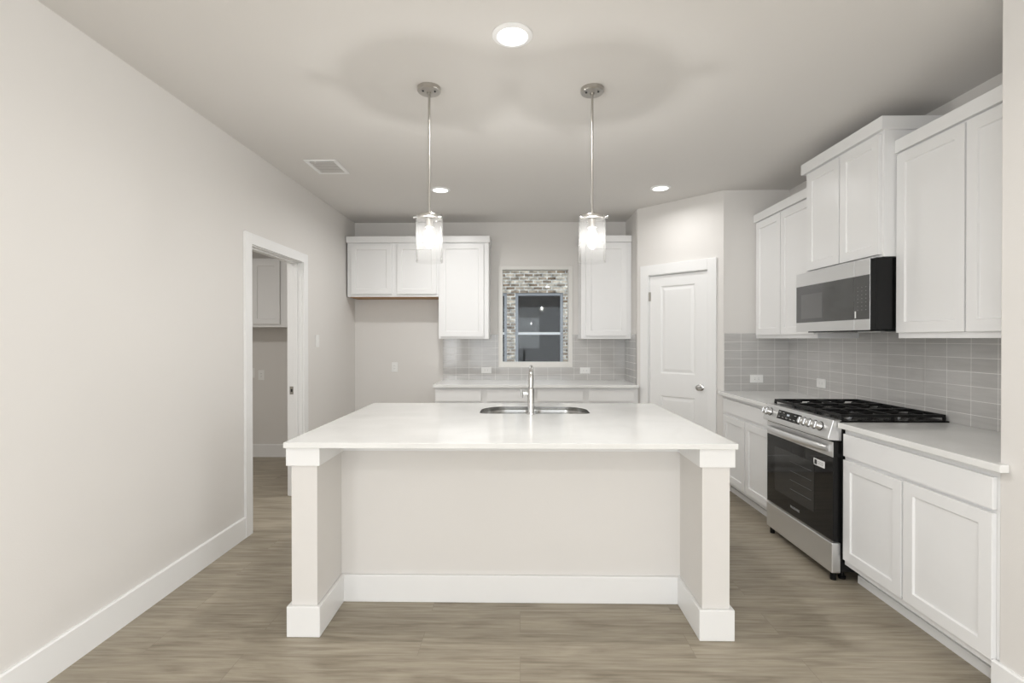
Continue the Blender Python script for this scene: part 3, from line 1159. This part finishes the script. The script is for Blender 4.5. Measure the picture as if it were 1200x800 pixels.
# burners
for bx, by, br_ in ((1.98, 3.44, 0.040), (2.28, 3.44, 0.032), (2.13, 3.23, 0.050), (1.98, 3.02, 0.046), (2.28, 3.02, 0.036)):
    b0 = MB().lathe([(br_ + 0.012, 0), (br_ + 0.012, 0.006), (br_, 0.012), (br_ - 0.004, 0.014)], (bx, by, 0.9225), seg=28).build('burner', SINKST, rg, smooth=True)
    MB().lathe([(br_, 0), (br_, 0.006), (br_ - 0.006, 0.009), (0, 0.009)], (bx, by, 0.9368), seg=28).build('burner_cap', IRON, b0, smooth=True)
# three cast iron grates
gw = (RY1 - RY0 - 0.012) / 3
for k in range(3):
    y0 = RY0 + 0.006 + gw * k + 0.002
    y1 = y0 + gw - 0.004
    x0, x1 = 1.835, 2.428
    z0, z1 = 0.940, 0.957
    g = MB()
    b_ = 0.012
    g.box(x0, x1, y0, y0 + b_, z0, z1)
    g.box(x0, x1, y1 - b_, y1, z0, z1)
    g.box(x0, x0 + b_, y0 + b_, y1 - b_, z0, z1)
    g.box(x1 - b_, x1, y0 + b_, y1 - b_, z0, z1)
    xm = (x0 + x1) / 2
    ym = (y0 + y1) / 2
    g.box(xm - b_ / 2, xm + b_ / 2, y0 + b_, y1 - b_, z0, z1)
    for xc in ((x0 + xm) / 2, (xm + x1) / 2):
        g.box(xc - 0.005, xc + 0.005, y0 + b_, y0 + 0.085, z0, z1 - 0.001)
        g.box(xc - 0.005, xc + 0.005, y1 - 0.085, y1 - b_, z0, z1 - 0.001)
        g.box(xc - 0.115, xc - 0.030, ym - 0.005, ym + 0.005, z0, z1 - 0.001)
        g.box(xc + 0.030, xc + 0.115, ym - 0.005, ym + 0.005, z0, z1 - 0.001)
    for xc in (x0 + 0.006, x1 - 0.006, xm):
        for yc in (y0 + 0.006, y1 - 0.006):
            g.box(xc - 0.008, xc + 0.008, yc - 0.006, yc + 0.006, 0.9222, z0 + 0.004)
    g.build('grate', IRON, rg, bevel=0.0025)

# ------------------------------------------------------------------ microwave under the raised cabinet
MZ0, MZ1 = 1.440, 1.850
XMF = 1.993
mw = thing('microwave', (2.22, (R0 + R1) / 2, MZ0), 'stainless over-the-range microwave with a dark glass door', 'microwave')
MY0, MY1 = R1 + 0.006, R0 - 0.003
MB().box(2.030, XR - 0.010, MY0, MY1, MZ0 + 0.004, MZ1 + 0.004).build('housing', BLACK, mw, bevel=0.002)
YS = 2.988
drb = MB().box(XMF + 0.003, 2.0295, YS + 0.001, MY1, MZ0 + 0.002, MZ1 - 0.002).build('door', BLACK, mw, bevel=0.002)
dr = MB().box(XMF, XMF + 0.0029, YS + 0.001, MY1, MZ0, MZ1).build('door_face', STEEL, drb, bevel=0.0012)
MB().box(XMF - 0.0015, XMF - 0.0002, YS + 0.001, MY1 - 0.006, 1.503, 1.758).build('door_glass', GREYG, drb)
MB().box(XMF - 0.0026, XMF - 0.0016, 3.300, 3.540, 1.530, 1.697).build('viewing_window', GREYW, drb)
pn_ = MB().box(XMF + 0.003, 2.0295, MY0, YS - 0.001, MZ0 + 0.002, MZ1 - 0.002).build('control_panel', BLACK, mw, bevel=0.002)
MB().box(XMF, XMF + 0.0029, MY0, YS - 0.001, MZ0, MZ1).build('panel_face', STEEL, pn_, bevel=0.0012)
kp = MB().box(XMF - 0.0015, XMF - 0.0002, MY0 + 0.001, YS - 0.002, 1.503, 1.758).build('keypad', GREYG, pn_)
for r_ in range(7):
    for c_ in range(3):
        yy = 2.960 - 0.034 * c_ - 0.006
        zz = 1.690 - 0.022 * r_
        MB().box(XMF - 0.0022, XMF - 0.0016, yy - 0.004, yy + 0.004, zz - 0.002, zz + 0.002).build('key', KEYS, pn_)
MB().box(XMF - 0.0024, XMF - 0.0016, 2.970, 2.980, 1.512, 1.552).build('sticker', PLATE, pn_)
vg = MB()
vg.box(2.06, XR - 0.05, MY0 + 0.03, MY1 - 0.03, MZ0 - 0.006, MZ0 + 0.0055)
vg.build('vent_base', BLACK, mw, bevel=0.003)
for yy in (MY0 + 0.16, MY1 - 0.16):
    MB().box(2.10, 2.24, yy - 0.10, yy + 0.10, MZ0 - 0.011, MZ0 - 0.0065).build('grease_filter', STEEL, mw)


# ------------------------------------------------------------------ electrical plates
def plate(name, M, label, cat, rocker=False, horiz=False, group='white electrical plates'):
    """local x along the wall, y into the wall, z up; centred on the origin."""
    o = M @ Vector((0, 0, 0))
    t = thing(name, o, label, cat, group)
    wx, wz = (0.0585, 0.036) if horiz else (0.036, 0.0585)
    MB(M).box(-wx, wx, -0.006, -0.0003, -wz, wz).build('cover_plate', PLATE, t, bevel=0.002)
    if rocker:
        MB(M).box(-0.016, 0.016, -0.009, -0.0062, -0.033, 0.033).build('rocker', PLATE, t, bevel=0.001)
    else:
        ix, iz = (0.033, 0.016) if horiz else (0.016, 0.033)
        s = MB(M).box(-ix, ix, -0.008, -0.0062, -iz, iz).build('socket', PLATE, t, bevel=0.001)
        for sgn in (-1, 1):
            m = MB(M)
            for dx in (-0.006, 0.006):
                if horiz:
                    m.box(sgn * 0.017 - 0.004, sgn * 0.017 + 0.004, -0.0084, -0.0081, dx - 0.001, dx + 0.001)
                else:
                    m.box(dx - 0.001, dx + 0.001, -0.0084, -0.0081, sgn * 0.017 - 0.004, sgn * 0.017 + 0.004)
            m.build('socket_slots', SLOT, s)
    return t


def at_back(x, z, y=YB):
    return Matrix(((1, 0, 0, x), (0, 1, 0, y), (0, 0, 1, z), (0, 0, 0, 1)))


def at_left(y, z):
    return Matrix(((0, -1, 0, XL), (1, 0, 0, y), (0, 0, 1, z), (0, 0, 0, 1)))


plate('wall_outlet', at_back(-1.464, 1.061), 'white outlet in the empty fridge space', 'outlet')
plate('wall_outlet', at_back(-0.392, 1.028, YB - 0.008), 'white horizontal outlet on the tiles left of the faucet', 'outlet', horiz=True)
plate('wall_outlet', at_back(0.752, 1.024, YB - 0.008), 'white horizontal outlet on the tiles right of the window', 'outlet', horiz=True)
plate('wall_outlet', at_back(2.150, 1.027, YP - 0.008), 'white horizontal outlet on the tiles right of the pantry door', 'outlet', horiz=True)
plate('wall_outlet', Matrix(((0, 1, 0, XR - 0.008), (-1, 0, 0, 4.052), (0, 0, 1, 1.030), (0, 0, 0, 1))), 'white outlet on the tiles behind the range', 'outlet', horiz=True)
plate('light_switch', at_left(4.680, 1.370), 'white rocker light switch right of the laundry doorway', 'switch', rocker=True)
plate('wall_outlet', at_back(-3.050, 0.965, 5.79), 'outlet on the laundry wall seen through the doorway', 'outlet')
plate('utility_plate', at_back(-3.165, 0.990, 5.79), 'pale plate at the doorway edge beside the laundry outlet', 'plate', rocker=True)

# laundry wall cabinet
ML = frame_back(-3.310, 5.468)
wall_cabinet('wall_cabinet', ML, 0.85, 5.788 - 5.468, 1.522, 2.285, [(0.02, 0.325, 1.555, 2.255), (0.335, 0.645, 1.555, 2.255)],
             'white wall cabinet in the dim laundry through the doorway')


# ------------------------------------------------------------------ ceiling fixtures
def downlight(x, y, label, dim=1.0):
    t = thing('recessed_light', (x, y, H), label, 'ceiling light', 'recessed ceiling lights')
    MB().lathe([(0.090, 0), (0.090, -0.004), (0.084, -0.008), (0.069, -0.010), (0.067, -0.004), (0.067, -0.0005)], (x, y, H - 0.0003), seg=48, cap=False).build('trim_ring', TRIM, t, smooth=True)
    MB().lathe([(0.0665, -0.001), (0.0665, -0.0060), (0.053, -0.0075), (0, -0.0085)], (x, y, H), seg=48).build('diffuser', LENS, t, smooth=True)
    a = area('lamp', (x, y, H - 0.012), (0, 0, 0), 0.13, 0.13, P_DOWN * dim, (1.0, 0.99, 0.975), 'DISK', 2.85)
    a.parent = t
    a.location = (0, 0, -0.012)
    return t


downlight(-0.034, 2.213, 'round recessed ceiling light nearest the viewer, above the pendants')
downlight(-0.722, 4.484, 'round recessed ceiling light behind the left pendant rod', dim=1.2)
downlight(1.259, 4.467, 'round recessed ceiling light in front of the pantry wall', dim=0.43)

vt = thing('ceiling_vent', (-1.51, 3.868, H), 'white rectangular air vent in the ceiling near the doorway', 'vent')
vx0, vx1, vy0, vy1 = -1.635, -1.388, 3.715, 4.020
fm = MB()
for x0, x1, y0, y1 in ((vx0, vx1, vy0, vy0 + 0.028), (vx0, vx1, vy1 - 0.028, vy1), (vx0, vx0 + 0.028, vy0 + 0.028, vy1 - 0.028), (vx1 - 0.028, vx1, vy0 + 0.028, vy1 - 0.028)):
    fm.box(x0, x1, y0, y1, H - 0.010, H - 0.0005)
fm.build('vent_frame', TRIM, vt, bevel=0.003)
MB().box(vx0 + 0.029, vx1 - 0.029, vy0 + 0.029, vy1 - 0.029, H - 0.002, H - 0.0005).build('backing', VENTIN, vt)
for k in range(9):
    yy = vy0 + 0.042 + k * 0.0275
    MB().prism([(vx0 + 0.029, yy), (vx1 - 0.029, yy), (vx1 - 0.029, yy + 0.016), (vx0 + 0.029, yy + 0.016)], H - 0.0085, H - 0.0065).build('louver', CEIL, vt)
MB().box(vx0 + 0.075, vx0 + 0.083, vy0 + 0.022, vy0 + 0.034, H - 0.022, H - 0.0102).build('damper_lever', CEIL, vt)


def pendant(x, y, label, screws, knobs):
    t = thing('pendant_light', (x, y, H), label, 'pendant light', 'pendant lights over the island')
    cn = MB().lathe([(0.062, 0), (0.062, -0.020), (0.058, -0.024), (0.012, -0.025), (0.012, -0.034), (0, -0.034)], (x, y, H - 0.0003), seg=48).build('canopy', NICKEL, t, smooth=True)
    for a in screws:
        MB().lathe([(0.0055, 0), (0.0055, -0.004), (0, -0.005)], (x + 0.036 * math.cos(a), y + 0.036 * math.sin(a), H - 0.0252), seg=12).build('canopy_screw', SLOT, cn, smooth=True)
    MB().cyl((x, y, 2.075), (x, y, H - 0.0345), 0.0065, 16).build('rod', NICKEL, t, smooth=True)
    MB().lathe([(0.006, 0.030), (0.014, 0.026), (0.016, 0.010), (0.020, 0.008), (0.064, 0.006), (0.066, 0.0), (0.066, -0.010), (0.062, -0.012), (0, -0.012)], (x, y, 2.050), seg=40).build('cap', NICKEL, t, smooth=True)
    for a in knobs:
        d = Vector((math.cos(a), math.sin(a), 0))
        c = Vector((x, y, 2.044)) + d * 0.067
        MB().lathe([(0.004, 0), (0.004, 0.008), (0.008, 0.009), (0.0085, 0.018), (0, 0.020)], c, d, 14).build('thumb_screw', CHROME, t, smooth=True)
    MB().lathe([(0.021, 0), (0.021, -0.036), (0.026, -0.038), (0.026, -0.046), (0.018, -0.048), (0, -0.048)], (x, y, 2.0375), seg=28).build('socket', NICKEL, t, smooth=True)
    MB().lathe([(0.0720, 0.0), (0.0730, 0.002), (0.0730, 0.246), (0.0690, 0.246), (0.0690, 0.003), (0.0710, 0.0)], (x, y, 1.803), seg=56, cap=False).build('glass_shade', SHADE, t, smooth=True)
    bl = MB().lathe([(0.0, -0.112), (0.010, -0.108), (0.021, -0.094), (0.029, -0.074), (0.031, -0.056), (0.028, -0.038), (0.020, -0.018), (0.014, -0.004), (0.0135, 0.0)], (x, y, 1.9885), seg=28, cap=False).build('bulb', BULB, t, smooth=True)
    fl = MB()
    for a in range(4):
        dx, dy = 0.008 * math.cos(a * PI / 2), 0.008 * math.sin(a * PI / 2)
        fl.cyl((x + dx, y + dy, 1.905), (x + dx * 0.6, y + dy * 0.6, 1.965), 0.0012, 6)
    fl.build('filament', FILAMENT, bl)
    l = bpy.data.lights.new('lamp', 'POINT')
    l.energy = P_PEND
    l.color = (1.0, 0.985, 0.96)
    l.shadow_soft_size = 0.012
    o = bpy.data.objects.new('lamp', l)
    COL.objects.link(o)
    o.parent = t
    o.location = (0, 0, 1.932 - H)
    return t


pendant(-0.490, 2.670, 'nickel and clear glass pendant light hanging over the island, left of the faucet', (math.radians(215), math.radians(-20)), (math.radians(-30), math.radians(70), math.radians(190)))
pendant(0.391, 2.695, 'nickel and clear glass pendant light hanging over the island, right of the faucet', (math.radians(200), math.radians(-35)), (math.radians(215), math.radians(100), math.radians(-20)))

# ------------------------------------------------------------------ outside: the neighbour's brick house
NY = 10.0
nh = thing('neighbour_house', (0.4, NY, 0), 'brick neighbouring house seen through the kitchen window', 'house')
NW = [(-1.30, -0.265, 0.75, 2.32), (-0.094, 0.869, 0.75, 2.32)]
nb = MB()
nb.box(-6, NW[0][0], NY, NY + 0.2, 0, 3.4)
nb.box(NW[0][1], NW[1][0], NY, NY + 0.2, 0, 3.4)
nb.box(NW[1][1], 6, NY, NY + 0.2, 0, 3.4)
for x0, x1, z0, z1 in NW:
    nb.box(x0, x1, NY, NY + 0.2, 0, z0)
    nb.box(x0, x1, NY, NY + 0.2, z1, 3.4)
nb.build('brick_wall', BRICK, nh, uv=lambda c: (c.x + c.y, c.z))
for x0, x1, z0, z1 in NW:
    f = MB()
    b_ = 0.055
    f.box(x0, x0 + b_, NY + 0.03, NY + 0.12, z0, z1)
    f.box(x1 - b_, x1, NY + 0.03, NY + 0.12, z0, z1)
    f.box(x0 + b_, x1 - b_, NY + 0.03, NY + 0.12, z0, z0 + b_)
    f.box(x0 + b_, x1 - b_, NY + 0.03, NY + 0.12, z1 - b_, z1)
    fo = f.build('window_frame', NFRAME, nh, bevel=0.004)
    MB().box(x0 + b_, x1 - b_, NY + 0.05, NY + 0.11, 1.475, 1.525).build('meeting_rail', TRIM, fo)
    MB().box(x0 + b_, x1 - b_, NY + 0.085, NY + 0.095, z0 + b_, z1 - b_).build('dark_pane', NDARK, fo)
struct(MB().box(-8, 8, 6.05, 14, -0.25, -0.15).build('ground_outside', GROUND), 'bare ground between the houses', 'ground')
MB().box(-6, 6, NY, NY + 0.2, -0.16, 0).build('foundation', GROUND, nh)
